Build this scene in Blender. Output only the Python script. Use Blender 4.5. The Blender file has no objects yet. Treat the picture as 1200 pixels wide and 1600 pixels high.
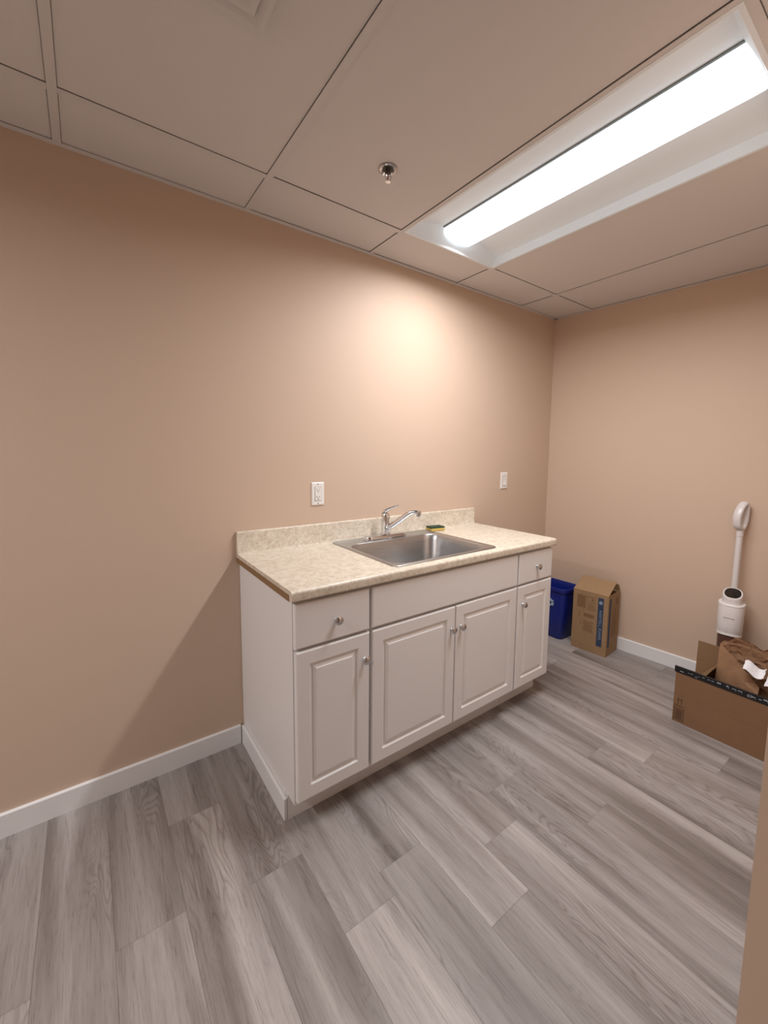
import bpy, bmesh, math, random
from mathutils import Vector, Matrix, noise
random.seed(7)
S = bpy.context.scene
COL = S.collection
PI = math.pi
H = 2.413            # ceiling height
WR = .0716           # the right wall is a little out of square
# ------------------------------------------------------------------ camera
def make_camera():
    F, YAW, PITCH, ROLL = 644.27, .6399, -.0993, .0111
    cy, sy, cp, sp = math.cos(YAW), math.sin(YAW), math.cos(PITCH), math.sin(PITCH)
    fwd = Vector((sy*cp, cy*cp, sp)); right = Vector((cy, -sy, 0)); up = right.cross(fwd)
    cr, sr = math.cos(ROLL), math.sin(ROLL)
    r2 = cr*right + sr*up; u2 = -sr*right + cr*up
    cd = bpy.data.cameras.new('camera'); co = bpy.data.objects.new('camera', cd); COL.objects.link(co)
    m = Matrix((r2, u2, -fwd)).transposed().to_4x4(); m.translation = (-2.9563, -1.9092, 1.3847)
    co.matrix_world = m
    cd.sensor_fit = 'VERTICAL'; cd.sensor_height = 36; cd.sensor_width = 27
    cd.lens = F*36/1600
    cd.shift_x = -15.04/1600; cd.shift_y = -29.42/1600
    cd.clip_start = .02
    S.camera = co
make_camera()
# ------------------------------------------------------------------ world, exposure
W = bpy.data.worlds.new('world'); S.world = W; W.use_nodes = True
W.node_tree.nodes['Background'].inputs[0].default_value = (.9, .9, 1, 1)
W.node_tree.nodes['Background'].inputs[1].default_value = .05
S.view_settings.view_transform = 'Standard'; S.view_settings.look = 'None'
S.view_settings.gamma = 1; S.view_settings.use_curve_mapping = False
S.view_settings.exposure = 0.0
LAMP_W = 32.0        # lamp of the troffer over the counter
FILL_W = 38.0        # lamp of an unseen second fixture, added as fill from the left
LENS_E = 1.7        # glow of the lens around the lamp
LENS_C = (.97, .975, 1.0)
# ------------------------------------------------------------------ materials
MATS = {}
def mat(name, col=(.8,.8,.8), rough=.5, metal=0, spec=.5, bump=None, var=None, coat=0, emit=None, es=0):
    """procedural principled material; bump=(scale,strength,dist); var=(scale,amount)"""
    m = bpy.data.materials.new(name); m.use_nodes = True; MATS[name] = m
    nt = m.node_tree; b = nt.nodes['Principled BSDF']
    b.inputs['Base Color'].default_value = (*col, 1); b.inputs['Roughness'].default_value = rough
    b.inputs['Metallic'].default_value = metal; b.inputs['Specular IOR Level'].default_value = spec
    b.inputs['Coat Weight'].default_value = coat
    tc = nt.nodes.new('ShaderNodeTexCoord')
    if var:
        n = nt.nodes.new('ShaderNodeTexNoise'); n.inputs['Scale'].default_value = var[0]; n.inputs['Detail'].default_value = 5
        nt.links.new(tc.outputs['Object'], n.inputs['Vector'])
        mx = nt.nodes.new('ShaderNodeMix'); mx.data_type = 'RGBA'
        mx.inputs[6].default_value = (*[c*(1-var[1]) for c in col], 1)
        mx.inputs[7].default_value = (*[min(1, c*(1+var[1])) for c in col], 1)
        nt.links.new(n.outputs['Fac'], mx.inputs[0]); nt.links.new(mx.outputs[2], b.inputs['Base Color'])
    if bump:
        n = nt.nodes.new('ShaderNodeTexNoise'); n.inputs['Scale'].default_value = bump[0]; n.inputs['Detail'].default_value = 4
        nt.links.new(tc.outputs['Object'], n.inputs['Vector'])
        bp = nt.nodes.new('ShaderNodeBump'); bp.inputs['Strength'].default_value = bump[1]; bp.inputs['Distance'].default_value = bump[2]
        nt.links.new(n.outputs['Fac'], bp.inputs['Height']); nt.links.new(bp.outputs[0], b.inputs['Normal'])
    if emit:
        b.inputs['Emission Color'].default_value = (*emit, 1); b.inputs['Emission Strength'].default_value = es
    return m
wall_m = mat('tan_wall_paint', (.615, .465, .358),   .55, spec=.32, bump=(220, .12, .001), var=(1.2, .02))
tile_m = mat('ceiling_tile_board', (.69, .655, .64), .95, spec=.1, bump=(420, .35, .001), var=(600, .05))
bar_m = mat('ceiling_grid_paint', (.66, .63, .62), .6, spec=.3)
plenum_m = mat('dark_plenum', (.03, .025, .022), .9)
trimw = mat('white_trim_paint', (.80, .79, .79), .35)
cab_m = mat('white_cabinet_foil', (.82, .80, .79), .33, spec=.5)
carc_m = mat('white_melamine', (.78, .76, .75), .4)
dark_m = mat('dark_gap', (.02, .017, .015), .8)
chrome = mat('chrome', (.72, .73, .75), .10, metal=1)
nickel = mat('polished_nickel', (.60, .60, .61), .10, metal=1)
plast = mat('white_plastic', (.80, .78, .76), .35)
wplate = mat('white_wall_plate', (.82, .79, .76), .3)
slot_m = mat('slot_dark', (.05, .045, .04), .6)
blue_m = mat('blue_bin_plastic', (.006, .018, .20), .38, var=(30, .1))
mark_m = mat('pale_blue_print', (.38, .48, .62), .5)
card_m = mat('corrugated_cardboard', (.335, .215, .118), .75, spec=.2, var=(25, .1))
card2_m = mat('brown_cardboard', (.235, .132, .072), .75, spec=.2, var=(18, .06))
cardin = mat('cardboard_inside', (.25, .15, .08), .8, spec=.2, var=(18, .06))
ink_m = mat('brown_ink', (.075, .035, .02), .7)
inkl_m = mat('faint_brown_ink', (.22, .125, .06), .7, var=(60, .35))
stripe_m = mat('blue_print_stripe', (.03, .05, .10), .6)
stext_m = mat('pale_print_lettering', (.25, .32, .42), .6)
tape_m = mat('black_packing_tape', (.005, .005, .007), .4)
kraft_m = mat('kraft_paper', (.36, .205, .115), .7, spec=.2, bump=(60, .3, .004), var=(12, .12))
kraft_shade_m = mat('shaded_kraft_paper', (.23, .125, .068), .7, spec=.2, bump=(60, .3, .004), var=(14, .2))  # same kraft as above, with the shade of the heap put into its colour
paper_m = mat('white_paper', (.80, .80, .83), .6)
vac_m = mat('vacuum_white_plastic', (.70, .66, .65), .3)
vacd_m = mat('vacuum_dark_base', (.03, .02, .017), .4)
vacb_m = mat('vacuum_smoked_tank', (.10, .05, .035), .25)
disp_m = mat('vacuum_display_glass', (.012, .008, .007), .12)
raw_m = mat('raw_particleboard_edge', (.25, .145, .065), .8, var=(180, .25))
refl_m = mat('troffer_reflector_paint', (.82, .88, .93), .5, spec=.2)
seam_m = mat('grey_lens_seam', (.16, .17, .16), .7)
foam_m = mat('yellow_foam', (.62, .45, .12), .9, bump=(300, .6, .002))
pad_m = mat('green_scouring_pad', (.02, .05, .025), .95, bump=(500, .8, .002))
lens_m = mat('glowing_lens', (.8, .8, .8), .4, emit=(.84, .94, 1.0), es=LENS_E)

def steel_mat():
    m = mat('brushed_stainless', (.52, .525, .53), .30, metal=1); nt = m.node_tree; b = nt.nodes['Principled BSDF']
    tc = nt.nodes.new('ShaderNodeTexCoord'); mp = nt.nodes.new('ShaderNodeMapping'); mp.inputs['Scale'].default_value = (6, 400, 400)
    n = nt.nodes.new('ShaderNodeTexNoise'); n.inputs['Scale'].default_value = 1; n.inputs['Detail'].default_value = 3
    nt.links.new(tc.outputs['Object'], mp.inputs[0]); nt.links.new(mp.outputs[0], n.inputs['Vector'])
    mr = nt.nodes.new('ShaderNodeMapRange'); mr.inputs[3].default_value = .22; mr.inputs[4].default_value = .38
    nt.links.new(n.outputs['Fac'], mr.inputs[0]); nt.links.new(mr.outputs[0], b.inputs['Roughness'])
    return m
steel = steel_mat()

def laminate_mat():
    m = mat('mottled_beige_laminate', (.6, .5, .4), .38); nt = m.node_tree; b = nt.nodes['Principled BSDF']; L = nt.links.new
    tc = nt.nodes.new('ShaderNodeTexCoord')
    def nz(s, d=6, r=.6):
        n = nt.nodes.new('ShaderNodeTexNoise'); n.inputs['Scale'].default_value = s; n.inputs['Detail'].default_value = d
        n.inputs['Roughness'].default_value = r; L(tc.outputs['Object'], n.inputs['Vector']); return n
    def ramp(fac, stops):
        r = nt.nodes.new('ShaderNodeValToRGB'); e = r.color_ramp.elements
        while len(e) < len(stops): e.new(.5)
        for k, (p, c) in enumerate(stops): e[k].position = p; e[k].color = (*c, 1)
        L(fac, r.inputs[0]); return r
    a = ramp(nz(26, 9, .7).outputs['Fac'], [(.32, (.60, .52, .42)), (.5, (.71, .635, .525)), (.68, (.77, .70, .595))])
    c = ramp(nz(130, 5, .7).outputs['Fac'], [(.36, (.55, .45, .36)), (.5, (1, 1, 1)), (.68, (1.0, 1.0, .98))])
    d = ramp(nz(45, 6, .7).outputs['Fac'], [(.38, (.80, .76, .72)), (.55, (1, 1, 1)), (.75, (.93, .93, .95))])
    m1 = nt.nodes.new('ShaderNodeMix'); m1.data_type = 'RGBA'; m1.blend_type = 'MULTIPLY'; m1.inputs[0].default_value = .45
    L(a.outputs[0], m1.inputs[6]); L(c.outputs[0], m1.inputs[7])
    m2 = nt.nodes.new('ShaderNodeMix'); m2.data_type = 'RGBA'; m2.blend_type = 'MULTIPLY'; m2.inputs[0].default_value = .8
    L(m1.outputs[2], m2.inputs[6]); L(d.outputs[0], m2.inputs[7]); L(m2.outputs[2], b.inputs['Base Color'])
    return m
lam_m = laminate_mat()

def floor_mat():
    m = mat('grey_oak_vinyl_plank', (.3, .27, .25), .42, spec=.4); nt = m.node_tree; b = nt.nodes['Principled BSDF']; L = nt.links.new
    N = nt.nodes.new
    tc = N('ShaderNodeTexCoord'); at = N('ShaderNodeAttribute'); at.attribute_name = 'plank'; at.attribute_type = 'GEOMETRY'
    # shift every plank to its own piece of wood
    off = N('ShaderNodeVectorMath'); off.operation = 'SCALE'; off.inputs['Scale'].default_value = 37.0
    L(at.outputs['Color'], off.inputs[0])
    add = N('ShaderNodeVectorMath'); add.operation = 'ADD'; L(tc.outputs['Object'], add.inputs[0]); L(off.outputs[0], add.inputs[1])
    def mapped(sx, sy, det=4, rough=.55, dist=0):
        mp = N('ShaderNodeMapping'); mp.inputs['Scale'].default_value = (sx, sy, 1); L(add.outputs[0], mp.inputs[0])
        n = N('ShaderNodeTexNoise'); n.inputs['Scale'].default_value = 1; n.inputs['Detail'].default_value = det
        n.inputs['Roughness'].default_value = rough; n.inputs['Distortion'].default_value = dist
        L(mp.outputs[0], n.inputs['Vector']); return n
    def ramp(fac, stops):
        r = N('ShaderNodeValToRGB'); e = r.color_ramp.elements
        while len(e) < len(stops): e.new(.5)
        for k, (p, c) in enumerate(stops): e[k].position = p; e[k].color = (*c, 1)
        L(fac, r.inputs[0]); return r
    def mult(a, bb, f):
        x = N('ShaderNodeMix'); x.data_type = 'RGBA'; x.blend_type = 'MULTIPLY'; x.inputs[0].default_value = f
        L(a, x.inputs[6]); L(bb, x.inputs[7]); return x.outputs[2]
    base = ramp(mapped(9.5, .62, 4, .55, .35).outputs['Fac'],
                [(.34, (.195, .166, .150)), (.46, (.275, .243, .226)), (.56, (.350, .316, .300)), (.70, (.445, .408, .385))])
    # long fine pores
    pores = ramp(mapped(260, 9, 5, .75, .3).outputs['Fac'], [(.36, (.62, .60, .58)), (.5, (1, 1, 1)), (.7, (1, 1, 1))])
    veins = ramp(mapped(52, 3.4, 7, .78, 1.2).outputs['Fac'], [(.34, (.50, .46, .44)), (.44, (.92, .91, .90)), (.6, (1, 1, 1))])
    # cathedral figure: contour lines of a stretched noise field
    fld = mapped(7.5, 1.35, 2.5, .5, .5)
    mu = N('ShaderNodeMath'); mu.operation = 'MULTIPLY'; mu.inputs[1].default_value = 30; L(fld.outputs['Fac'], mu.inputs[0])
    fr = N('ShaderNodeMath'); fr.operation = 'FRACT'; L(mu.outputs[0], fr.inputs[0])
    cat = ramp(fr.outputs[0], [(0, (.58, .54, .52)), (.20, (.93, .93, .93)), (.6, (1, 1, 1)), (1, (.72, .69, .68))])
    gate = mapped(7, .9, 2, .5); gm = N('ShaderNodeMapRange'); gm.inputs[1].default_value = .50; gm.inputs[2].default_value = .60
    gm.inputs[4].default_value = .85; L(gate.outputs['Fac'], gm.inputs[0])
    c1 = mult(base.outputs[0], pores.outputs[0], .55)
    c2 = mult(c1, veins.outputs[0], .6)
    x = N('ShaderNodeMix'); x.data_type = 'RGBA'; x.blend_type = 'MULTIPLY'
    L(gm.outputs[0], x.inputs[0]); L(c2, x.inputs[6]); L(cat.outputs[0], x.inputs[7])
    # plank tone
    sep = N('ShaderNodeSeparateColor'); L(at.outputs['Color'], sep.inputs[0])
    tn = N('ShaderNodeMapRange'); tn.inputs[3].default_value = .90; tn.inputs[4].default_value = 1.12; L(sep.outputs[0], tn.inputs[0])
    sc = N('ShaderNodeVectorMath'); sc.operation = 'SCALE'; L(x.outputs[2], sc.inputs[0]); L(tn.outputs[0], sc.inputs['Scale'])
    L(sc.outputs[0], b.inputs['Base Color'])
    bp = N('ShaderNodeBump'); bp.inputs['Strength'].default_value = .12; bp.inputs['Distance'].default_value = .001
    L(pores.outputs[0], bp.inputs['Height']); L(bp.outputs[0], b.inputs['Normal'])
    return m
floor_m = floor_mat()

# ------------------------------------------------------------------ helpers
def obj(name, bm, m, parent=None, smooth=False, loc=None, bevel=0, segs=2, angle=.6):
    me = bpy.data.meshes.new(name); bmesh.ops.recalc_face_normals(bm, faces=bm.faces); bm.to_mesh(me); bm.free()
    for mm in (m if isinstance(m, (list, tuple)) else [m]): me.materials.append(mm)
    o = bpy.data.objects.new(name, me); COL.objects.link(o)
    if smooth:
        for p in me.polygons: p.use_smooth = True
        try: me.set_sharp_from_angle(angle=angle)
        except Exception: pass
    if bevel:
        md = o.modifiers.new('bevel', 'BEVEL'); md.width = bevel; md.segments = segs; md.limit_method = 'ANGLE'
    if parent: o.parent = parent
    if loc: o.location = loc
    return o
def thing(name, label, cat, loc=(0, 0, 0), rotz=0, group=None):
    o = bpy.data.objects.new(name, None); COL.objects.link(o); o.location = loc; o.rotation_euler = (0, 0, rotz)
    o.empty_display_size = .05
    o['label'] = label; o['category'] = cat
    if group: o['group'] = group
    return o
def tag(o, label, cat, group=None):
    o['label'] = label; o['category'] = cat
    if group: o['group'] = group
    return o
def struct(name, bm, m, **k):
    o = obj(name, bm, m, **k)
    if not k.get('parent'): o['kind'] = 'structure'
    return o
def bx(bm, x0, x1, y0, y1, z0, z1, M=None, mi=0):
    v = [bm.verts.new((x, y, z)) for z in (z0, z1) for y in (y0, y1) for x in (x0, x1)]
    if M is not None:
        for q in v: q.co = M @ q.co
    fs = []
    for f in ((0, 1, 3, 2), (4, 6, 7, 5), (0, 4, 5, 1), (2, 3, 7, 6), (0, 2, 6, 4), (1, 5, 7, 3)):
        nf = bm.faces.new([v[i] for i in f]); nf.material_index = mi; fs.append(nf)
    return fs
def loft(bm, rings, cap0=True, cap1=True, closed=True):
    vs = [[bm.verts.new(p) for p in r] for r in rings]; n = len(vs[0])
    for a, b in zip(vs[:-1], vs[1:]):
        for i in range(n if closed else n-1):
            j = (i+1) % n; bm.faces.new((a[i], a[j], b[j], b[i]))
    if cap0: bm.faces.new(vs[0][::-1])
    if cap1: bm.faces.new(vs[-1])
    return vs
def rrect(cx, cy, w, d, r, z, n=6):
    pts = []
    r = min(r, w/2-1e-4, d/2-1e-4)
    for sx, sy, a0 in ((1, 1, 0), (-1, 1, PI/2), (-1, -1, PI), (1, -1, 3*PI/2)):
        for k in range(n+1):
            a = a0 + PI/2*k/n
            pts.append(Vector((cx+sx*(w/2-r)+r*math.cos(a), cy+sy*(d/2-r)+r*math.sin(a), z)))
    return pts
def lathe(bm, prof, n=24, M=None):
    """prof = [(radius, z)] spun about z"""
    rings = []
    for r, z in prof:
        ring = [Vector((max(r, 1e-5)*math.cos(2*PI*k/n), max(r, 1e-5)*math.sin(2*PI*k/n), z)) for k in range(n)]
        rings.append([M @ p for p in ring] if M is not None else ring)
    loft(bm, rings)
def catmull(pts, sub=6):
    P = [Vector(p) for p in pts]; out = []
    for i in range(len(P)-1):
        p0, p1, p2, p3 = P[max(i-1, 0)], P[i], P[i+1], P[min(i+2, len(P)-1)]
        for k in range(sub):
            t = k/sub
            out.append(.5*((2*p1)+(-p0+p2)*t+(2*p0-5*p1+4*p2-p3)*t*t+(-p0+3*p1-3*p2+p3)*t**3))
    out.append(P[-1]); return out
def tube(bm, pts, rad, n=14, flat=1.0, closed=False, upv=(0, 0, 1)):
    """sweep an ellipse (rad across, rad*flat along the frame's second axis)"""
    P = [Vector(p) for p in pts]; m = len(P)
    R = rad if isinstance(rad, (list, tuple)) else [rad]*m
    if len(R) != m: R = [R[0]+(R[-1]-R[0])*i/(m-1) for i in range(m)] if len(R) == 2 else [R[min(len(R)-1, int(i*len(R)/m))] for i in range(m)]
    rings = []
    for i in range(m):
        if closed: t = (P[(i+1) % m]-P[i-1]).normalized()
        else: t = (P[min(i+1, m-1)]-P[max(i-1, 0)]).normalized()
        u = Vector(upv)
        if abs(t.dot(u)) > .98: u = Vector((1, 0, 0))
        a = t.cross(u).normalized(); b = a.cross(t).normalized()
        rings.append([P[i]+a*R[i]*math.cos(2*PI*k/n)+b*R[i]*flat*math.sin(2*PI*k/n) for k in range(n)])
    if closed: rings.append(rings[0])
    if closed:
        vs = [[bm.verts.new(p) for p in r] for r in rings[:-1]]
        for i in range(m):
            a, b = vs[i], vs[(i+1) % m]
            for k in range(n): bm.faces.new((a[k], a[(k+1) % n], b[(k+1) % n], b[k]))
    else: loft(bm, rings)
def quad(bm, a, b, c, d, mi=0):
    f = bm.faces.new([bm.verts.new(p) for p in (a, b, c, d)]); f.material_index = mi; return f
def nb(): return bmesh.new()
def text_obj(name, body, m, parent, M, size, extrude=.0003, space=1.0):
    cu = bpy.data.curves.new(name, 'FONT'); cu.body = body; cu.size = size; cu.extrude = extrude
    cu.align_x = 'CENTER'; cu.align_y = 'CENTER'; cu.space_character = space
    t = bpy.data.objects.new(name, cu); COL.objects.link(t)
    bpy.context.view_layer.update()
    me = bpy.data.meshes.new_from_object(t.evaluated_get(bpy.context.evaluated_depsgraph_get()))
    bpy.data.objects.remove(t); bpy.data.curves.remove(cu)
    me.transform(M); me.materials.clear(); me.materials.append(m)
    o = bpy.data.objects.new(name, me); COL.objects.link(o); o.parent = parent
    return o

# ================================================================== THE SETTING
XL, YF, YH = -5.35, -1.76, -3.35      # left wall, room face of the front wall, far hall wall
FT = .14                              # front wall thickness
def wrx(y): return WR*abs(y)          # x of the right wall at depth y
XR = wrx(YF)
# floor: every plank a face with a random attribute
bm = nb(); ca = bm.loops.layers.float_color.new('plank')
PW, PL = .178, 1.22
known = {0: -.65, 1: -.305, 2: -.69, 4: -.90, 5: -1.225, 7: -.90, 8: -1.21, 11: -1.2}
k = -14
x = -2.96-14*PW
while x < XR+.05:
    y0 = known.get(k, random.uniform(-1.2, 0)); yy = y0
    while yy < .02: yy += PL
    x1 = min(x+PW, XR+.05)
    while yy > YH:
        a, b_ = yy-PL, yy
        c = (random.random(), random.random(), random.random(), 1)
        g = .0004
        lo, hi = max(a, YH), min(b_, .02)
        if hi > lo:
            f = quad(bm, (x+g, lo+g, 0), (x1-g, lo+g, 0), (x1-g, hi-g, 0), (x+g, hi-g, 0))
            for l in f.loops: l[ca] = c
        yy -= PL
    x += PW; k += 1
# the narrow dark joints and the subfloor
for f in bx(bm, XL-.05, XR+.05, YH, .02, -.05, -.0006): f.material_index = 1
joint_m = mat('plank_joint', (.16, .14, .125), .7)
struct('floor', bm, [floor_m, joint_m])

# walls
bm = nb(); bx(bm, XL-.1, .3, 0, .1, 0, H+.3); struct('wall_back', bm, wall_m)
bm = nb()
v = [bm.verts.new(p) for p in ((0, 0, 0), (XR+.01, YF-.14, 0), (XR+.15, YF-.14, 0), (.15, 0, 0))]
v2 = [bm.verts.new((q.co.x, q.co.y, H+.3)) for q in v]
for i in range(4): bm.faces.new((v[i], v[(i+1) % 4], v2[(i+1) % 4], v2[i]))
bm.faces.new(v); bm.faces.new(v2); struct('wall_right', bm, wall_m)
bm = nb(); bx(bm, XL-.1, XL, YH, 0, 0, H+.3); struct('wall_left', bm, wall_m)
DX1 = -2.03                           # end of the partition the photograph is taken beside
bm = nb(); bx(bm, DX1, XR+.2, YF-FT, YF, 0, H+.3); struct('wall_front', bm, wall_m)
bm = nb(); bx(bm, XL-.1, -1.2, YH-.1, YH, 0, H+.3); bx(bm, -1.2, -1.1, YH-.1, YF-FT, 0, H+.3); struct('wall_rear', bm, wall_m)

# baseboards
BH, BT = .088, .013
def board(bm, pts, inner):
    """baseboard along pts (floor plan), thickness towards 'inner'"""
    a, b = [Vector((*p, 0)) for p in pts]; n = Vector((*inner, 0)).normalized()*BT
    ch = .003
    prof = [(0, 0), (1, 0), (1, BH-ch), (1-ch/BT, BH), (0, BH)]
    r0 = [a+n*t+Vector((0, 0, z)) for t, z in prof]; r1 = [b+n*t+Vector((0, 0, z)) for t, z in prof]
    loft(bm, [r0, r1])
bm = nb(); board(bm, ((XL, 0), (-2.431, 0)), (0, -1)); board(bm, ((-.875, 0), (0, 0)), (0, -1)); struct('baseboard_back', bm, trimw)
bm = nb(); board(bm, ((0, -BT), (wrx(YF), YF)), (-1, -WR)); struct('baseboard_right', bm, trimw)
bm = nb(); board(bm, ((XL, -BT), (XL, YH)), (1, 0)); struct('baseboard_left', bm, trimw)
bm = nb(); board(bm, ((DX1+.01, YF), (XR-BT, YF)), (0, 1)); struct('baseboard_front', bm, trimw)

# ceiling: lay-in boards, grid, wall angle
T = .6359; G = -.439; E0 = -.277; BARW = .024; LY = 2*T
xs = [G-i*T for i in range(0, 8)]                      # bars running away from the back wall
ys = [E0, E0-LY, E0-2*LY]
colx = [(.2, G)] + [(xs[i], xs[i+1]) for i in range(7)] + [(xs[7], XL-.02)]
rowy = [(.0, E0), (E0, E0-LY), (E0-LY, E0-2*LY), (E0-2*LY, YH)]
bm = nb()
LIGHT = (2, 1)
for ci, (xa, xb) in enumerate(colx):
    for ri, (ya, yb) in enumerate(rowy):
        if (ci, ri) in (LIGHT, (7, 1)): continue
        g = .0015
        x0, x1, y0, y1 = xb+g, xa-g, yb+g, ya-g
        dz = random.uniform(.0, .0018)
        zb = H+.0035+dz
        # bottom face with a softly broken edge
        e = .0035
        r0 = [Vector(p) for p in ((x0, y0, zb+.016), (x1, y0, zb+.016), (x1, y1, zb+.016), (x0, y1, zb+.016))]
        off = BARW/2-.003
        r1 = [Vector(p) for p in ((x0+off, y0+off, zb+.003), (x1-off, y0+off, zb+.003), (x1-off, y1-off, zb+.003), (x0+off, y1-off, zb+.003))]
        off += e
        r2 = [Vector(p) for p in ((x0+off, y0+off, zb), (x1-off, y0+off, zb), (x1-off, y1-off, zb), (x0+off, y1-off, zb))]
        loft(bm, [r0, r1, r2])
for f in bx(bm, XL-.1, .3, YH-.1, .1, H+.16, H+.2): f.material_index = 1
struct('ceiling', bm, [tile_m, plenum_m])
bm = nb()
for x in xs: bx(bm, x-BARW/2, x+BARW/2, YH, 0, H, H+.0025); bx(bm, x-.001, x+.001, YH, 0, H+.0025, H+.035)
for y in ys:
    pts = [.14] + xs + [XL]
    for a, b in zip(pts[:-1], pts[1:]): bx(bm, b+BARW/2+.0004, a-BARW/2-.0004, y-BARW/2, y+BARW/2, H+.0002, H+.0025)
struct('trim_1', bm, bar_m)
bm = nb()
bx(bm, XL, .0, -.022, 0, H-.001, H+.0012); bx(bm, XL, 0, -.0012, 0, H+.0012, H+.03)
r = [Vector((wrx(y)-t, y, z)) for y in (0, YF) for t, z in ((0, H-.001), (.022, H-.001), (.022, H+.0012), (0, H+.0012))]
loft(bm, [r[:4], r[4:]])
bx(bm, XL, XL+.022, YH, 0, H-.001, H+.0012); bx(bm, DX1, XR, YF, YF+.022, H-.001, H+.0012)
struct('trim_2', bm, bar_m)

# ================================================================== CEILING THINGS
def troffer(cx, cy, watts, label, group='recessed ceiling lights', along=0):
    t = thing('ceiling_light', label, 'light', (cx, cy, H), along, None)
    hw, hl = .302, LY/2-.022
    lw = .103; lz = .062
    # housing pan above, closed
    bm = nb()
    prof = [(hw, .0), (hw-.006, .040), (hw-.03, .048)]
    for k in range(1, 8):
        u = k/7; prof.append((hw-.03-(hw-.03-lw)*u, .048+.022*math.sin(u*PI/2)))
    for s in (-1, 1):
        a = [Vector((s*x, -hl, z)) for x, z in prof]; b = [Vector((s*x, hl, z)) for x, z in prof]
        vs = [[bm.verts.new(p) for p in q] for q in (a, b)]
        for i in range(len(prof)-1): bm.faces.new((vs[0][i], vs[0][i+1], vs[1][i+1], vs[1][i]))
    obj('reflector', bm, refl_m, t, smooth=True)
    bm = nb()
    bx(bm, -hw-.004, hw+.004, -hl-.004, hl+.004, .085, .095)
    for s in (-1, 1):
        bx(bm, min(s*(hw+.002), s*(hw+.004)), max(s*(hw+.002), s*(hw+.004)), -hl, hl, .002, .085)
        bx(bm, -hw, hw, min(s*(hl+.002), s*(hl+.004)), max(s*(hl+.002), s*(hl+.004)), .002, .085)
    obj('housing', bm, refl_m, t)
    bm = nb()
    for s in (-1, 1):
        x0, x1 = sorted((s*(hw), s*(hw+.012))); bx(bm, x0, x1, -hl-.012, hl+.012, -.001, .002)
        y0, y1 = sorted((s*(hl), s*(hl+.012))); bx(bm, -hw, hw, y0, y1, -.001, .002)
    obj('frame', bm, refl_m, t)
    for s in (-1, 1):
        bm = nb()
        quad(bm, (-hw, s*hl, 0), (hw, s*hl, 0), (hw, s*(hl-.05), .088), (-hw, s*(hl-.05), .088))
        obj('end_plate', bm, refl_m, t)
    # lens: a shallow trough bulging down
    bm = nb(); n = 14
    def ring(y, sc):
        out = []
        for k in range(n+1):
            a = PI*k/n
            out.append(Vector((-lw*.96*math.cos(a), y, lz-.046*sc*math.sin(a)**.8)))
        out.append(Vector((lw*.96, y, lz+.006))); out.append(Vector((-lw*.96, y, lz+.006)))
        return out
    e = hl-.022
    loft(bm, [ring(-e, .75), ring(-e+.012, .97), ring(-e+.04, 1), ring(e-.04, 1), ring(e-.012, .97), ring(e, .75)])
    obj('lens', bm, lens_m, t, smooth=True)
    bm = nb()
    for sg in (-1, 1):
        a, b = sorted((sg*(lw*.96+.001), sg*(lw+.006))); bx(bm, a, b, -hl+.02, hl-.02, lz+.004, lz+.007)
    obj('lens_seam', bm, seam_m, t)
    ld = bpy.data.lights.new('lamp', 'AREA'); ld.shape = 'RECTANGLE'; ld.size = .080; ld.size_y = 2*e-.05; ld.energy = watts; ld.color = LENS_C; ld.spread = math.radians(169)
    lo = bpy.data.objects.new('lamp', ld); COL.objects.link(lo); lo.parent = t; lo.location = (0, 0, lz-.0475)
    return t
troffer(G-1.5*T, E0-LY/2, LAMP_W, 'long white recessed ceiling light glowing above the sink cabinets')
troffer(G-6.5*T, E0-.5*LY, FILL_W, 'unseen recessed ceiling light added as fill at the far left near the left wall')  # unseen fixture, added to fill the cabinet side and left wall

# sprinkler
t = thing('fire_sprinkler', 'small round chrome fire sprinkler hanging from the ceiling tile', 'sprinkler', (-2.015, -.588, H+.0045))
bm = nb(); lathe(bm, [(.020, 0), (.034, -.001), (.035, -.004), (.030, -.007), (.024, -.0045), (.022, .0), (.020, .001)], 32); obj('escutcheon', bm, nickel, t, smooth=True)
bm = nb(); lathe(bm, [(.021, -.0015), (.010, -.003), (.009, -.014), (.007, -.016)], 20); obj('cup', bm, slot_m, t, smooth=True)
bm = nb()
for s in (-1, 1): tube(bm, catmull([(s*.006, 0, -.012), (s*.012, 0, -.022), (s*.011, 0, -.034), (s*.003, 0, -.042)], 5), .0022, 8)
obj('yoke_arms', bm, nickel, t, smooth=True)
bm = nb(); lathe(bm, [(.0018, -.014), (.0025, -.026), (.0018, -.04)], 10); obj('glass_bulb', bm, mat('bulb_red', (.25, .05, .04), .2), t, smooth=True)
bm = nb(); lathe(bm, [(.003, -.040), (.004, -.043), (.0095, -.0435), (.010, -.0448), (.003, -.046)], 20); obj('deflector', bm, nickel, t, smooth=True)

# air vent (square, stepped cones)
t = thing('air_vent', 'square stepped white air vent at the top edge of the ceiling', 'vent', (-2.665, -.918, H+.004))
bm = nb()
def sqring(h, z): return [Vector((sx*h, sy*h, z)) for sx, sy in ((1, 1), (-1, 1), (-1, -1), (1, -1))]
loft(bm, [sqring(.135, 0), sqring(.135, -.002), sqring(.112, -.004), sqring(.104, .0)], cap0=False, cap1=False)
obj('flange', bm, bar_m, t)
for h, z in ((.108, -.016), (.078, -.014), (.048, -.012)):
    bm = nb(); loft(bm, [sqring(h-.03, z+.010), sqring(h-.012, z+.002), sqring(h, z), sqring(h, z-.0015), sqring(h-.012, z+.0005), sqring(h-.032, z+.0085)], cap0=False, cap1=False)
    obj('louver', bm, bar_m, t)
bm = nb(); bx(bm, -.02, .02, -.02, .02, -.010, -.007); obj('centre_plate', bm, bar_m, t)
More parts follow.
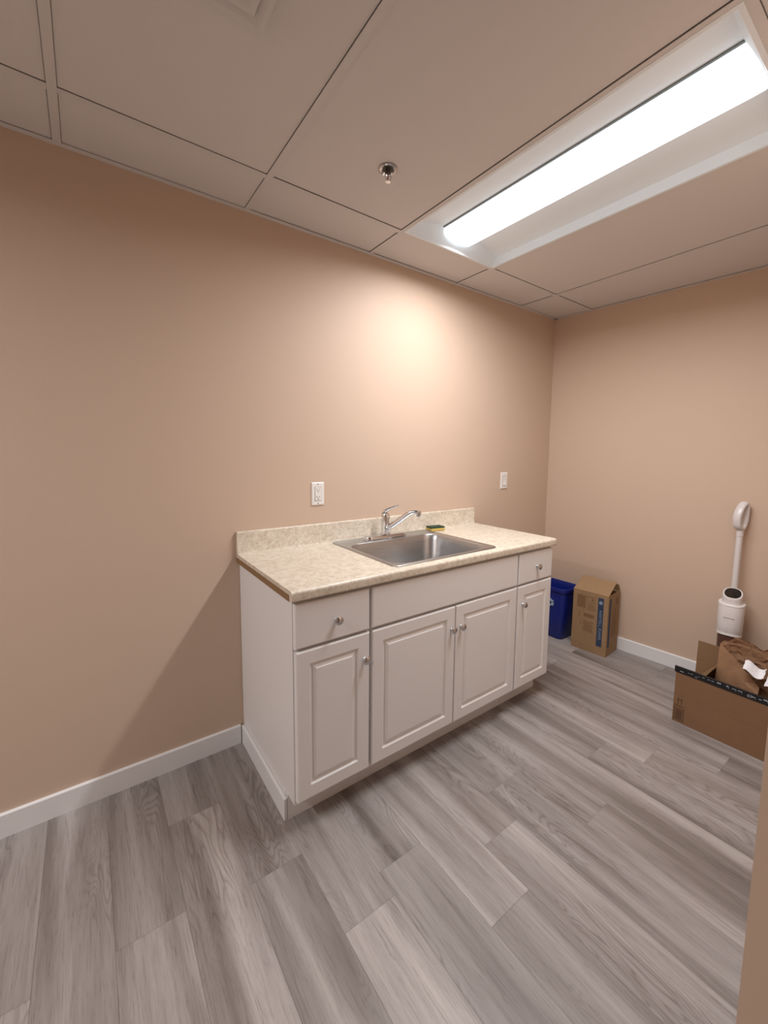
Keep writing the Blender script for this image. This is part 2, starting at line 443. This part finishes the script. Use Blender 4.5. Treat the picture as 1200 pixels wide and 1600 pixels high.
bm = nb(); bx(bm, -.103, .103, -.103, .103, -.0012, -.0005); obj('throat', bm, dark_m, t)

# ================================================================== CABINETS
DF = -.625           # front face of the doors
CF = -.604           # front of the carcass
CB = -.0005-.002     # back
CT = .876            # cabinet top
def door_panel(bm, x0, x1, z0, z1, prof):
    rings = []
    for ins, dep in prof:
        rings.append([Vector((x0+ins, DF+dep, z0+ins)), Vector((x1-ins, DF+dep, z0+ins)), Vector((x1-ins, DF+dep, z1-ins)), Vector((x0+ins, DF+dep, z1-ins))])
    loft(bm, rings)
D = .020
RAISED = [(0, D), (0, .0045), (.0016, .0018), (.005, .0), (.0075, .0), (.050, .0), (.0525, .002), (.0545, .0065), (.060, .0085), (.0625, .0085), (.066, .0055), (.074, .0035), (.0765, .0012), (.080, .0008)]
SLAB = [(0, D), (0, .0050), (.002, .0018), (.006, .0)]
def knob(parent, x, z):
    M = Matrix.Translation((x, DF, z)) @ Matrix.Rotation(PI/2, 4, 'X')
    bm = nb(); lathe(bm, [(.007, 0), (.0075, .002), (.0055, .005), (.005, .011), (.008, .014), (.0145, .017), (.0162, .020), (.0158, .0225), (.012, .0255), (.006, .027), (.0005, .0275)], 28, M)
    obj('knob', bm, nickel, parent, smooth=True)
def front(cab, name, x0, x1, z0, z1, prof, kn=None):
    bm = nb(); door_panel(bm, x0, x1, z0, z1, prof); o = obj(name, bm, cab_m, cab)
    if kn: knob(o, *kn)
    return o
def carcass(cab, x0, x1):
    bm = nb(); th = .016
    # sides, notched for the toe kick
    for xa, xb in ((x0, x0+th), (x1-th, x1)):
        bx(bm, xa, xb, CF, CB, .108, CT); bx(bm, xa, xb, -.52, CB, .0, .108)
    bx(bm, x0+th, x1-th, CF, CB, .108, .124); bx(bm, x0+th, x1-th, CB-.006, CB, .124, CT)
    bx(bm, x0+th, x1-th, CF, CF+.018, CT-.04, CT)
    bx(bm, x0+th, x1-th, CF, CF+.018, .675, .715)
    obj('carcass', bm, carc_m, cab)
xa, xb, xc, xd = -2.415, -2.1035, -1.187, -.880
c1 = thing('base_cabinet', 'narrow white base cabinet at the left end under the counter', 'cabinet', (0, 0, 0), group=None)
carcass(c1, xa, xb-.0005)
front(c1, 'drawer', -2.413, -2.108, .701, .863, SLAB, (-2.252, .776))
front(c1, 'door', -2.411, -2.108, .126, .690, RAISED, (-2.131, .588))
c2 = thing('sink_cabinet', 'wide white double door cabinet below the sink', 'cabinet')
carcass(c2, xb+.0005, xc-.0005)
front(c2, 'false_drawer_front', -2.096, -1.192, .701, .863, SLAB)
front(c2, 'door', -2.094, -1.641, .126, .690, RAISED, (-1.664, .588))
front(c2, 'door', -1.636, -1.192, .126, .690, RAISED, (-1.605, .588))
c3 = thing('base_cabinet', 'narrow white base cabinet at the right end beside the blue bin', 'cabinet')
carcass(c3, xc+.0005, xd)
front(c3, 'drawer', -1.182, -.884, .701, .863, SLAB, (-1.028, .779))
front(c3, 'door', -1.182, -.884, .126, .690, RAISED, (-1.142, .592))
# toe kick boards, one per cabinet, and the base trim on the exposed left side
for cab, x0, x1 in ((c1, xa, xb), (c2, xb, xc), (c3, xc, xd+.0)):
    bm = nb(); bx(bm, x0+.0006, x1-.0006, -.536, -.5215, 0, .107); obj('toe_kick', bm, trimw, cab)
bm = nb(); bx(bm, xa-BT, xa-.0005, -.536, -BT-.001, 0, BH); obj('side_base_trim', bm, trimw, c1, bevel=.002)

# countertop with a rolled front edge and the sink cut out
CX0, CX1, CYF = -2.428, -.868, -.6365
CTZ, CTB = .9146, .877
SX0, SX1, SY0, SY1 = -1.945, -1.345, -.578, -.068      # the cut-out
ct = thing('countertop', 'mottled beige laminate countertop with rolled front edge', 'countertop', (0, 0, 0))
def top_prof(y0, y1, roll):
    pr = []
    if roll:
        r = .012
        for k in range(7):
            a = PI/2*k/6; pr.append((y0+r-r*math.sin(PI/2-a) if False else y0+r-r*math.cos(a), CTZ-r+r*math.sin(a)))
        pr = [(y0+.004, CTB), (y0, CTB+.005)] + pr
        return pr + [(y1, CTZ), (y1, CTB)]
    return [(y0, CTB), (y0, CTZ), (y1, CTZ), (y1, CTB)]
def slab(bm, x0, x1, y0, y1, roll):
    pr = top_prof(y0, y1, roll); loft(bm, [[Vector((x0, y, z)) for y, z in pr], [Vector((x1, y, z)) for y, z in pr]])
bm = nb()
slab(bm, CX0, CX1, CYF, SY0, True)
slab(bm, CX0, SX0, SY0, -.001, False); slab(bm, SX1, CX1, SY0, -.001, False); slab(bm, SX0, SX1, SY1, -.001, False)
bmesh.ops.remove_doubles(bm, verts=bm.verts, dist=1e-5)
obj('worktop', bm, lam_m, ct, smooth=True)
bm = nb(); r = .006; zt = 1.017; yb = -.001; yf = -.021
pr = [(yb, CTZ-.001), (yf-.012, CTZ-.001), (yf-.012, CTZ+.0006), (yf-.004, CTZ+.003), (yf, CTZ+.010), (yf, zt-r)] + [(yf+r-r*math.cos(PI/2*k/5), zt-r+r*math.sin(PI/2*k/5)) for k in range(1, 6)] + [(yb, zt)]
loft(bm, [[Vector((CX0, y, z)) for y, z in pr], [Vector((CX1, y, z)) for y, z in pr]])
obj('backsplash', bm, lam_m, ct, smooth=True)
bm = nb(); bx(bm, CX0-.0012, CX0-.0002, CYF+.024, -.002, CTB+.001, CTZ-.016); bx(bm, CX0+.001, xa-.0006, CYF+.03, -.004, CTB-.004, CTB-.0004)
o = obj('bare_wood_edge', bm, raw_m, ct); o['label'] = 'brown unfinished wood edge on the left end'

# sink
sk = thing('sink', 'stainless steel drop-in sink with a single basin in the countertop', 'sink', (0, 0, 0))
scx, scy = -1.645, -.318
bm = nb()
def rr(cx, cy, w, d, r, z): return rrect(cx, cy, w, d, r, z, 8)
bcx, bcy, bw, bd = -1.647, -.358, .575, .425
rings = [rr(scx, scy, .642, .562, .030, CTZ+.0003), rr(scx, scy, .642, .562, .030, CTZ+.0035), rr(scx, scy, .634, .554, .027, CTZ+.0062), rr(scx, scy, .622, .542, .024, CTZ+.0060), rr(scx, scy, .614, .534, .022, CTZ+.0042),
         rr(bcx, bcy, bw+.016, bd+.016, .078, CTZ+.0040), rr(bcx, bcy, bw+.006, bd+.006, .074, CTZ+.0026), rr(bcx, bcy, bw, bd, .072, CTZ-.003)]
for k in range(1, 6):
    u = k/5; rings.append(rr(bcx, bcy, bw-.05*u, bd-.05*u, .072, CTZ-.003-.125*u))
for k in range(1, 7):
    a = PI/2*k/6; rings.append(rr(bcx, bcy, bw-.05-.09*(1-math.cos(a)), bd-.05-.09*(1-math.cos(a)), .072-.01*k/6, CTZ-.128-.045*math.sin(a)))
rings.append(rr(bcx, bcy, .16, .10, .04, CTZ-.176)); rings.append(rr(bcx, bcy, .09, .09, .0449, CTZ-.178))
loft(bm, rings, cap0=False, cap1=True)
obj('basin', bm, steel, sk, smooth=True, angle=1.0)
bm = nb(); lathe(bm, [(.044, 0), (.045, .002), (.040, .003), (.034, -.0005), (.004, -.001), (.003, .004), (.0005, .005)], 28, Matrix.Translation((bcx, bcy, CTZ-.1775)))
obj('drain', bm, chrome, sk, smooth=True)

# faucet
DZ = CTZ+.0046
fx, fy = -1.664, -.102
fc = thing('faucet', 'chrome single lever faucet with a raised swivel spout behind the sink', 'faucet', (fx, fy, DZ))
bm = nb(); loft(bm, [rrect(0, 0, .272, .066, .032, 0, 8), rrect(0, 0, .272, .066, .032, .012, 8), rrect(0, 0, .264, .058, .028, .019, 8), rrect(0, 0, .235, .036, .017, .021, 8)]); obj('base_plate', bm, chrome, fc, smooth=True)
bm = nb(); lathe(bm, [(.031, .018), (.030, .024), (.025, .028), (.0235, .05), (.0235, .052), (.0245, .053), (.0245, .060), (.0235, .061), (.0230, .112), (.0225, .122), (.019, .132), (.010, .138), (.0005, .139)], 28); obj('body', bm, chrome, fc, smooth=True)
ex, ey = .100, -.135
bm = nb()
P = catmull([(0, 0, .052), (.18*ex, .18*ey, .064), (.50*ex, .50*ey, .104), (.78*ex, .78*ey, .140), (.95*ex, .95*ey, .150), (1.10*ex, 1.10*ey, .148)], 6)
tube(bm, P, [.0165, .0115], 16); obj('spout', bm, chrome, fc, smooth=True)
tip = Vector((1.10*ex, 1.10*ey, .147))
bm = nb(); lathe(bm, [(.0005, -.020), (.0115, -.020), (.0125, -.018), (.0125, .004), (.010, .009), (.0005, .011)], 20, Matrix.Translation(tip)); obj('aerator', bm, nickel, fc, smooth=True)
bm = nb()
P = catmull([(-.004, .006, .120), (-.002, .003, .143), (.010, -.012, .158), (.028, -.036, .170), (.044, -.058, .181)], 6)
tube(bm, P, [.0215, .006], 14, flat=.7); obj('lever', bm, chrome, fc, smooth=True)

# sponge
sp = thing('sponge', 'yellow sponge with a dark green scouring pad on the counter behind the sink', 'sponge', (-1.274, -.078, CTZ+.0008), -.15)
bm = nb(); bx(bm, -.049, .049, -.032, .032, 0, .017); obj('foam_block', bm, foam_m, sp, bevel=.004)
bm = nb(); bx(bm, -.049, .049, -.032, .032, .0172, .025); obj('scouring_pad', bm, pad_m, sp, bevel=.003)

# ================================================================== WALL PLATES
def plate(name, label, cat, x0, x1, z0, z1):
    t = thing(name, label, cat, ((x0+x1)/2, -.0005, (z0+z1)/2)); w, h = (x1-x0)/2, (z1-z0)/2
    bm = nb()
    def rg(i, y): return [Vector((s1*(w-i), y, s2*(h-i))) for s1, s2 in ((-1, -1), (1, -1), (1, 1), (-1, 1))]
    loft(bm, [rg(0, 0), rg(0, -.003), rg(.002, -.0048), rg(.005, -.006)]); obj('cover_plate', bm, wplate, t)
    return t, w, h
t, w, h = plate('wall_outlet', 'white double wall outlet above the left part of the counter', 'outlet', -2.054, -1.984, 1.111, 1.228)
bm = nb(); bx(bm, -.0185, .0185, -.0064, -.0055, -.0355, .0355); obj('insert_gap', bm, slot_m, t)
bm = nb(); bx(bm, -.0172, .0172, -.0086, -.006, -.034, .034); rc = obj('receptacle', bm, wplate, t, bevel=.001)
for s in (-1, 1):
    bm = nb(); zc = s*.019
    bx(bm, -.0085, -.0062, -.0092, -.0085, zc-.001, zc+.0075); bx(bm, .0056, .0076, -.0092, -.0085, zc, zc+.0068)
    lathe(bm, [(.0028, 0), (.0028, .0008)], 12, Matrix.Translation((0, -.0084, zc-.007)) @ Matrix.Rotation(PI/2, 4, 'X'))
    obj('socket_slots', bm, slot_m, rc)
for s in (-1, 1):
    bm = nb(); lathe(bm, [(.003, 0), (.003, .001), (.0005, .0015)], 14, Matrix.Translation((0, -.006, s*.0485)) @ Matrix.Rotation(PI/2, 4, 'X')); obj('screw', bm, nickel, t, smooth=True)
t, w, h = plate('light_switch', 'white rocker light switch on the wall past the right end of the counter', 'switch', -.584, -.511, 1.131, 1.248)
bm = nb(); bx(bm, -.0185, .0185, -.0064, -.0055, -.0355, .0355); obj('insert_gap', bm, slot_m, t)
bm = nb()
q = [(-.034, -.0105), (0, -.0072), (.034, -.0085)]
loft(bm, [[Vector((-.0172, -.006, z)), Vector((.0172, -.006, z)), Vector((.0172, y, z)), Vector((-.0172, y, z))] for z, y in q]); obj('rocker', bm, wplate, t)

# ================================================================== BLUE BIN
t = thing('recycling_bin', 'blue plastic recycling bin between the cabinet and the cardboard box', 'bin', (-.108, -.178, .0008), 0)
bm = nb()
prof = [(.150, .215, .035, .0), (.165, .230, .04, .012), (.185, .255, .045, .20), (.196, .275, .048, .355), (.203, .283, .05, .358), (.203, .283, .05, .366), (.215, .295, .055, .368), (.217, .297, .055, .392), (.209, .289, .05, .395), (.203, .283, .048, .388)]
inn = [(.190, .268, .045, .355), (.178, .248, .042, .20), (.155, .22, .035, .015)]
loft(bm, [rrect(0, 0, a, b, r, z, 6) for a, b, r, z in prof+inn]); obj('tub', bm, blue_m, t, smooth=True)
# recycling mark on the room-facing side: three chasing arrows
bm = nb()
for k in range(3):
    M = Matrix.Translation((-.0972, -.024, .275)) @ Matrix.Rotation(PI/2, 4, 'Y') @ Matrix.Rotation(k*2*PI/3, 4, 'Z')
    pts = [(-.022, .026), (.012, .026), (.012, .034), (.030, .018), (.012, .004), (.012, .014), (-.014, .014)]
    a = [bm.verts.new(M @ Vector((x, y, .0003))) for x, y in pts]; b = [bm.verts.new(M @ Vector((x, y, -.006))) for x, y in pts]
    bm.faces.new(a); bm.faces.new(b[::-1])
    for i in range(len(pts)): j = (i+1) % len(pts); bm.faces.new((a[i], a[j], b[j], b[i]))
obj('recycling_mark', bm, mark_m, t)

# ================================================================== SMALL CARDBOARD BOX
ang = math.atan2(.12, .99)                       # long side runs along local +y
t = thing('cardboard_box', 'tall tan cardboard box with a blue lettered stripe against the right wall', 'box', (-.176, -.617, .0005), ang*.62)
BW, BD, BHt = .193, .240, .43                    # x depth, y length, height
th = .004
bm = nb()
bx(bm, 0, th, 0, BD, 0, BHt); bx(bm, BW-th, BW, 0, BD, 0, BHt); bx(bm, th, BW-th, 0, th, 0, BHt); bx(bm, th, BW-th, BD-th, BD, 0, BHt); bx(bm, th, BW-th, th, BD-th, 0, th)
obj('box_walls', bm, card_m, t)
def flap(bm, a, b, out, L, th=.0035, taper=0):
    a, b, o = Vector(a), Vector(b), Vector(out).normalized()*L
    e = (b-a).normalized()*taper; n = (b-a).cross(o).normalized()*th
    r0 = [a, b, b+o-e, a+o+e]; loft(bm, [r0, [p+n for p in r0]])
bm = nb(); flap(bm, (0, .0, BHt), (0, BD, BHt), (.135, 0, .075), .150, taper=.004); obj('flap', bm, card_m, t)
bm = nb(); flap(bm, (BW, BD, BHt), (BW, 0, BHt), (-.03, 0, .075), .055, taper=.004); obj('flap', bm, card_m, t)
bm = nb(); flap(bm, (th, 0, BHt-.001), (BW-th, 0, BHt-.001), (0, .05, -.085), .085, taper=.008); obj('flap', bm, cardin, t)
bm = nb(); flap(bm, (BW-th, BD, BHt-.001), (th, BD, BHt-.001), (0, -.10, -.04), .085, taper=.008); obj('flap', bm, cardin, t)
# print on the -x face
bm = nb(); bx(bm, -.0006, .0002, .030, .067, .062, .405); o = obj('blue_stripe', bm, stripe_m, t); o['label'] = 'dark blue printed stripe'
M = Matrix(((0, 0, -1, -.0008), (0, -1, 0, 0), (-1, 0, 0, 0), (0, 0, 0, 1)))
def face_M(y, z, rot=0):   # text on the -x face; local X of text -> -y, up -> z; rot turns within the face
    B = Matrix(((0, 0, -1, 0), (-1, 0, 0, 0), (0, 1, 0, 0), (0, 0, 0, 1)))
    return Matrix.Translation((-.0008, y, z)) @ B @ Matrix.Rotation(rot, 4, 'Z')
text_obj('stripe_lettering', 'HARTELL PUMPS', stext_m, t, face_M(.0485, .215, -PI/2), .026, space=1.12)
bm = nb(); lathe(bm, [(.0125, 0), (.0125, .0006), (.008, .0007), (.0005, .0007)], 20, Matrix.Translation((-.0007, .0485, .372)) @ Matrix.Rotation(-PI/2, 4, 'Y')); obj('stripe_emblem', bm, stext_m, t)
bm = nb()
def pr(y0, y1, z0, z1): bx(bm, -.0004, .0002, y0, y1, z0, z1)
pr(.150, .212, .305, .395)
pr(.085, .140, .352, .356); pr(.085, .140, .392, .396); pr(.085, .088, .352, .396); pr(.137, .140, .352, .396)
pr(.098, .112, .365, .385)
for k in range(5): pr(.085, .140-.006*(k % 2), .300+.009*k, .3045+.009*k)
pr(.088, .160, .245, .272)
for k in range(7): pr(.092+.004*(k % 3), .165-.005*(k % 2), .145+.011*k, .151+.011*k)
pr(.188, .196, .24, .27); pr(.180, .184, .18, .22)
obj('faint_print', bm, inkl_m, t)
# print on the -y face
bm = nb(); bx(bm, .020, .050, -.0006, .0002, .062, .405); obj('blue_stripe', bm, stripe_m, t)
bm = nb(); bx(bm, .125, .165, -.0005, .0002, .345, .395)
for k in range(6): bx(bm, .075+.012*k, .081+.012*k, -.0005, .0002, .12, .34-.02*(k % 3))
obj('faint_print', bm, inkl_m, t)

# ================================================================== VACUUM
t = thing('floor_vacuum', 'white upright cordless floor vacuum leaning near the right wall', 'vacuum', (-.058, -1.238, .0), 0)
t.rotation_euler = (0, 0, math.radians(8))
def lean(z): return .055*(z-.12)                 # leans back towards the wall
bm = nb()
loft(bm, [rrect(-.03, 0, .16, .25, .03, .002), rrect(-.03, 0, .165, .255, .03, .03), rrect(-.03, 0, .14, .23, .035, .065), rrect(-.02, 0, .09, .14, .03, .082)])
obj('brush_head', bm, vacd_m, t, smooth=True)
bm = nb(); tube(bm, [(0, 0, .06), (lean(.12), 0, .14), (lean(.24), 0, .26)], [.03, .040], 18); obj('swivel_neck', bm, vacd_m, t, smooth=True)
R = lambda z, w, d, r: rrect(lean(z), 0, w, d, r, z, 8)
bm = nb(); loft(bm, [R(.240, .085, .092, .035), R(.26, .092, .100, .04), R(.366, .095, .103, .043)]); obj('dirty_water_tank', bm, vacb_m, t, smooth=True)
def slant(z, w, d, r, s):                        # ring whose front (-x) sits lower
    out = R(z, w, d, r)
    for p in out: p.z += s*(p.x-lean(z))
    return out
bm = nb(); loft(bm, [slant(.372, .098, .110, .046, -.12), slant(.377, .102, .115, .048, -.12), R(.42, .103, .117, .049), R(.535, .105, .122, .051), slant(.543, .102, .119, .050, .08), slant(.5435, .085, .100, .042, .08)])
obj('body_shell', bm, vac_m, t, smooth=True)
bm = nb(); loft(bm, [slant(.370, .099, .111, .046, -.12), slant(.366, .103, .116, .048, -.12), slant(.376, .103, .116, .049, -.12), slant(.380, .102, .115, .048, -.12)]); obj('lower_rim', bm, plast, t, smooth=True)
bm = nb(); loft(bm, [slant(.540, .104, .121, .050, .10), slant(.543, .107, .123, .052, .10), slant(.549, .107, .123, .052, .10), slant(.552, .102, .119, .049, .10), slant(.550, .085, .100, .042, .10)]); obj('upper_rim', bm, plast, t, smooth=True)
bm = nb()
loft(bm, [R(.542, .078, .092, .038), slant(.583, .076, .090, .037, .35), slant(.598, .078, .092, .038, .62), slant(.604, .074, .088, .036, .64), slant(.604, .062, .074, .03, .64)])
obj('motor_cap', bm, vac_m, t, smooth=True)
bm = nb(); loft(bm, [slant(.6035, .063, .076, .03, .64), slant(.6055, .061, .074, .029, .64)]); obj('display', bm, disp_m, t, smooth=True)
PX = .046
bm = nb(); tube(bm, [(lean(.50)+PX, 0, .50), (lean(.78)+PX, 0, .78), (lean(.945)+PX, 0, .945)], .0155, 18); obj('pole', bm, vac_m, t, smooth=True)
bm = nb(); lathe(bm, [(.016, 0), (.0175, .002), (.0175, .026), (.019, .045), (.018, .052)], 20, Matrix.Translation((lean(.93)+PX, 0, .925)) @ Matrix.Rotation(.055, 4, 'Y')); obj('pole_collar', bm, vac_m, t, smooth=True)
hx = lean(.98)+PX
hp = [(0, .968), (-.026, .982), (-.036, 1.010), (-.036, 1.046), (-.018, 1.085), (.006, 1.112), (.022, 1.112), (.030, 1.090), (.028, 1.030), (.018, .990)]
ca, sa = math.cos(math.radians(26)), math.sin(math.radians(26))
P = catmull([(hx+a*ca, a*sa*-1, z) for a, z in hp+[hp[0]]], 5)[:-1]
bm = nb(); tube(bm, P, [.0125]*len(P), 12, flat=1.7, closed=True, upv=(sa, ca, 0)); obj('handle', bm, vac_m, t, smooth=True)
bm = nb()
for k, w_ in enumerate((.005, .004, .0045, .005, .004, .0045, .005)):
    y = .022-.0068*k; xx = lean(.47)-.0520-.0012
    bx(bm, xx, xx+.0015, y-w_/2, y+w_/2, .470, .4735)
obj('maker_mark', bm, mat('grey_print', (.25, .23, .23), .5), t)

# ================================================================== BIG OPEN BOX
QX0, QX1, QY0, QY1, QZ = -.55, -.25, -1.70, -1.152, .138
t = thing('cardboard_box', 'low wide open brown cardboard box with black taped flap on the floor', 'box', (QX0, QY1, .0005))
dx, dy = QX1-QX0, QY0-QY1
bm = nb(); q = .0045
bx(bm, 0, q, dy, 0, 0, QZ); bx(bm, dx-q, dx, dy, 0, 0, QZ); bx(bm, q, dx-q, -q, 0, 0, QZ); bx(bm, q, dx-q, dy, dy+q, 0, QZ); bx(bm, q, dx-q, dy+q, -q, 0, q)
obj('box_walls', bm, [card2_m], t)
FL = .158
bm = nb(); flap(bm, (.0018, dy, QZ+.0006), (.0018, 0, QZ+.0006), (-.026, 0, 1), FL, q, taper=.002); f1 = obj('flap', bm, card2_m, t)
# black tape over the outer edge of the front flap, torn ends, with broken white print
bm = nb()
n = 40; topz = QZ+FL; TL = .030
def fx_(z): return .0018-.026*(z-QZ)
ring_pts = []
for k in range(n+1):
    y = .004 + (dy-.008)*k/n; jit = noise.noise(Vector((k*.9, 3, 0)))*.0025
    zz = topz+.0015+abs(jit)
    ring_pts.append([Vector((fx_(topz-TL)-.0012, y, topz-TL+jit*.5)), Vector((fx_(topz)-.0022, y, zz)), Vector((fx_(topz)+q+.003, y, zz)), Vector((fx_(topz)+q+.002, y, topz-.024+jit)), Vector((fx_(topz)+q+.0006, y, topz-.024+jit)), Vector((fx_(topz)+q+.0006, y, topz-.001)), Vector((fx_(topz)-.0003, y, topz-.001)), Vector((fx_(topz-TL)-.0001, y, topz-TL+jit*.5))])
loft(bm, ring_pts); tp = obj('black_tape', bm, tape_m, f1)
tl = mat('grey_tape_print', (.32, .34, .38), .5)
y = -.02
rnd = random.Random(5)
while y > dy+.03:                               # broken strokes of the printed tape
    bm = nb()
    w_ = rnd.choice((.006, .010, .016, .005)); z0 = topz-rnd.choice((.010, .014, .020)); hgt = rnd.choice((.002, .003, .006))
    xx = fx_(z0)-.0030
    bx(bm, xx, xx+.0012, y-w_, y, z0, z0+hgt)
    if rnd.random() < .5: bx(bm, xx, xx+.0012, y-w_, y-w_+.002, z0-.006, z0+.004)
    obj('printed_stroke', bm, tl, tp)
    y -= w_+rnd.choice((.006, .012, .02))
for yc in (-.30, -.385, -.47):                  # rounded letter shapes
    bmo = nb()
    for k in range(14):
        a, b_ = 2*PI*k/14, 2*PI*(k+1)/14
        quad(bmo, (fx_(topz)-.0034, yc+.011*math.cos(a), topz-.013+.006*math.sin(a)), (fx_(topz)-.0034, yc+.011*math.cos(b_), topz-.013+.006*math.sin(b_)),
             (fx_(topz)-.0034, yc+.008*math.cos(b_), topz-.013+.0038*math.sin(b_)), (fx_(topz)-.0034, yc+.008*math.cos(a), topz-.013+.0038*math.sin(a)))
    obj('round_letter', bmo, tl, tp)
# short flap folded up at the far left, long back flap leaning back
bm = nb(); flap(bm, (.012, -.005, QZ), (dx-.012, -.005, QZ), (0, -.105, .137), .172, .0035, taper=.002); obj('flap', bm, cardin, t)
bm = nb(); flap(bm, (dx, 0, QZ), (dx, dy, QZ), (.004, 0, 1), .215, q, taper=.003); obj('flap', bm, cardin, t)
# print on the front panel: this-way-up arrows, and a handling box
bm = nb()
X0, X1 = -.0006, .0001
def ip(y0, y1, z0, z1): bx(bm, X0, X1, min(y0, y1), max(y0, y1), z0, z1)
for yc in (-.022, -.036):
    ip(yc+.0012, yc-.0012, .098, .124)
    a = [bm.verts.new((X0, yy, zz)) for yy, zz in ((yc+.0055, .120), (yc-.0055, .120), (yc, .133))]; bm.faces.new(a)
ip(-.006, -.050, .088, .0915)
y0, y1, z0, z1 = -.006, -.050, .010, .078
ip(y0, y1, z0, z0+.003); ip(y0, y1, z1-.003, z1); ip(y0, y0-.003, z0, z1); ip(y1+.003, y1, z0, z1)
for k in range(7): ip(y0-.007, y1+.007, z0+.009+k*.0075, z0+.0135+k*.0075)
obj('handling_print', bm, ink_m, t)

# packing paper: crumpled sheets
def crumple(nx, ny, fn, amp, seed, m, name, label, cat, th=.0012, fold=9):
    bm = nb(); V = []
    for j in range(ny+1):
        row = []
        for i in range(nx+1):
            u, v = i/nx, j/ny
            p = Vector(fn(u, v))
            w = Vector((u*fold+seed, v*fold, seed*1.7))
            c = noise.cell_vector(w*1.0)
            d = Vector((noise.noise(w), noise.noise(w+Vector((9, 1, 4))), noise.noise(w+Vector((3, 7, 1)))))
            d2 = Vector((abs(noise.noise(w*2.3)), abs(noise.noise(w*2.3+Vector((5, 5, 5)))), abs(noise.noise(w*2.3+Vector((1, 8, 2))))))
            row.append(bm.verts.new(p+d*amp+d2*amp*.6))
        V.append(row)
    for j in range(ny):
        for i in range(nx): bm.faces.new((V[j][i], V[j][i+1], V[j+1][i+1], V[j+1][i]))
    bmesh.ops.triangulate(bm, faces=bm.faces)
    o = obj(name, bm, m)
    md = o.modifiers.new('thick', 'SOLIDIFY'); md.thickness = th
    return tag(o, label, cat)
def lerp(a, b, t): return a+(b-a)*t
def sheet(c00, c10, c11, c01):
    a, b, c, d = map(Vector, (c00, c10, c11, c01))
    return lambda u, v: (a.lerp(b, u)).lerp(d.lerp(c, u), v)
crumple(16, 16, sheet((-.345, -1.270, .03), (-.375, -1.45, .03), (-.375, -1.445, .262), (-.335, -1.272, .402)), .010, 1.3, kraft_m, 'packing_paper', 'smooth tan kraft paper standing at the front inside the open box', 'paper', fold=2.2)
crumple(36, 20, lambda u, v: (-.318+.012*math.sin(u*9)+.045*math.sin(v*PI/2)**2, lerp(-1.262, -1.665, u), lerp(.20, .388+.075*u**.6+.012*math.sin(u*11), v)), .016, 4.1, kraft_shade_m, 'packing_paper', 'crumpled kraft paper, shade put into its colour, heaped at the back of the open box', 'paper', fold=8)
crumple(12, 10, lambda u, v: (lerp(-.400, -.345, v), lerp(-1.385, -1.465, u), lerp(.322, .352, v)+.014*math.sin(u*5+1)), .005, 7.7, paper_m, 'paper_sheet', 'creased white paper lying on the kraft paper in the open box', 'paper', fold=2)
crumple(12, 8, lambda u, v: (lerp(-.415, -.355, v), lerp(-1.475, -1.62, u), lerp(.292, .325, v)+.010*math.sin(u*6)), .005, 2.7, paper_m, 'paper_sheet', 'folded white paper at the right end of the open box', 'paper', fold=2)
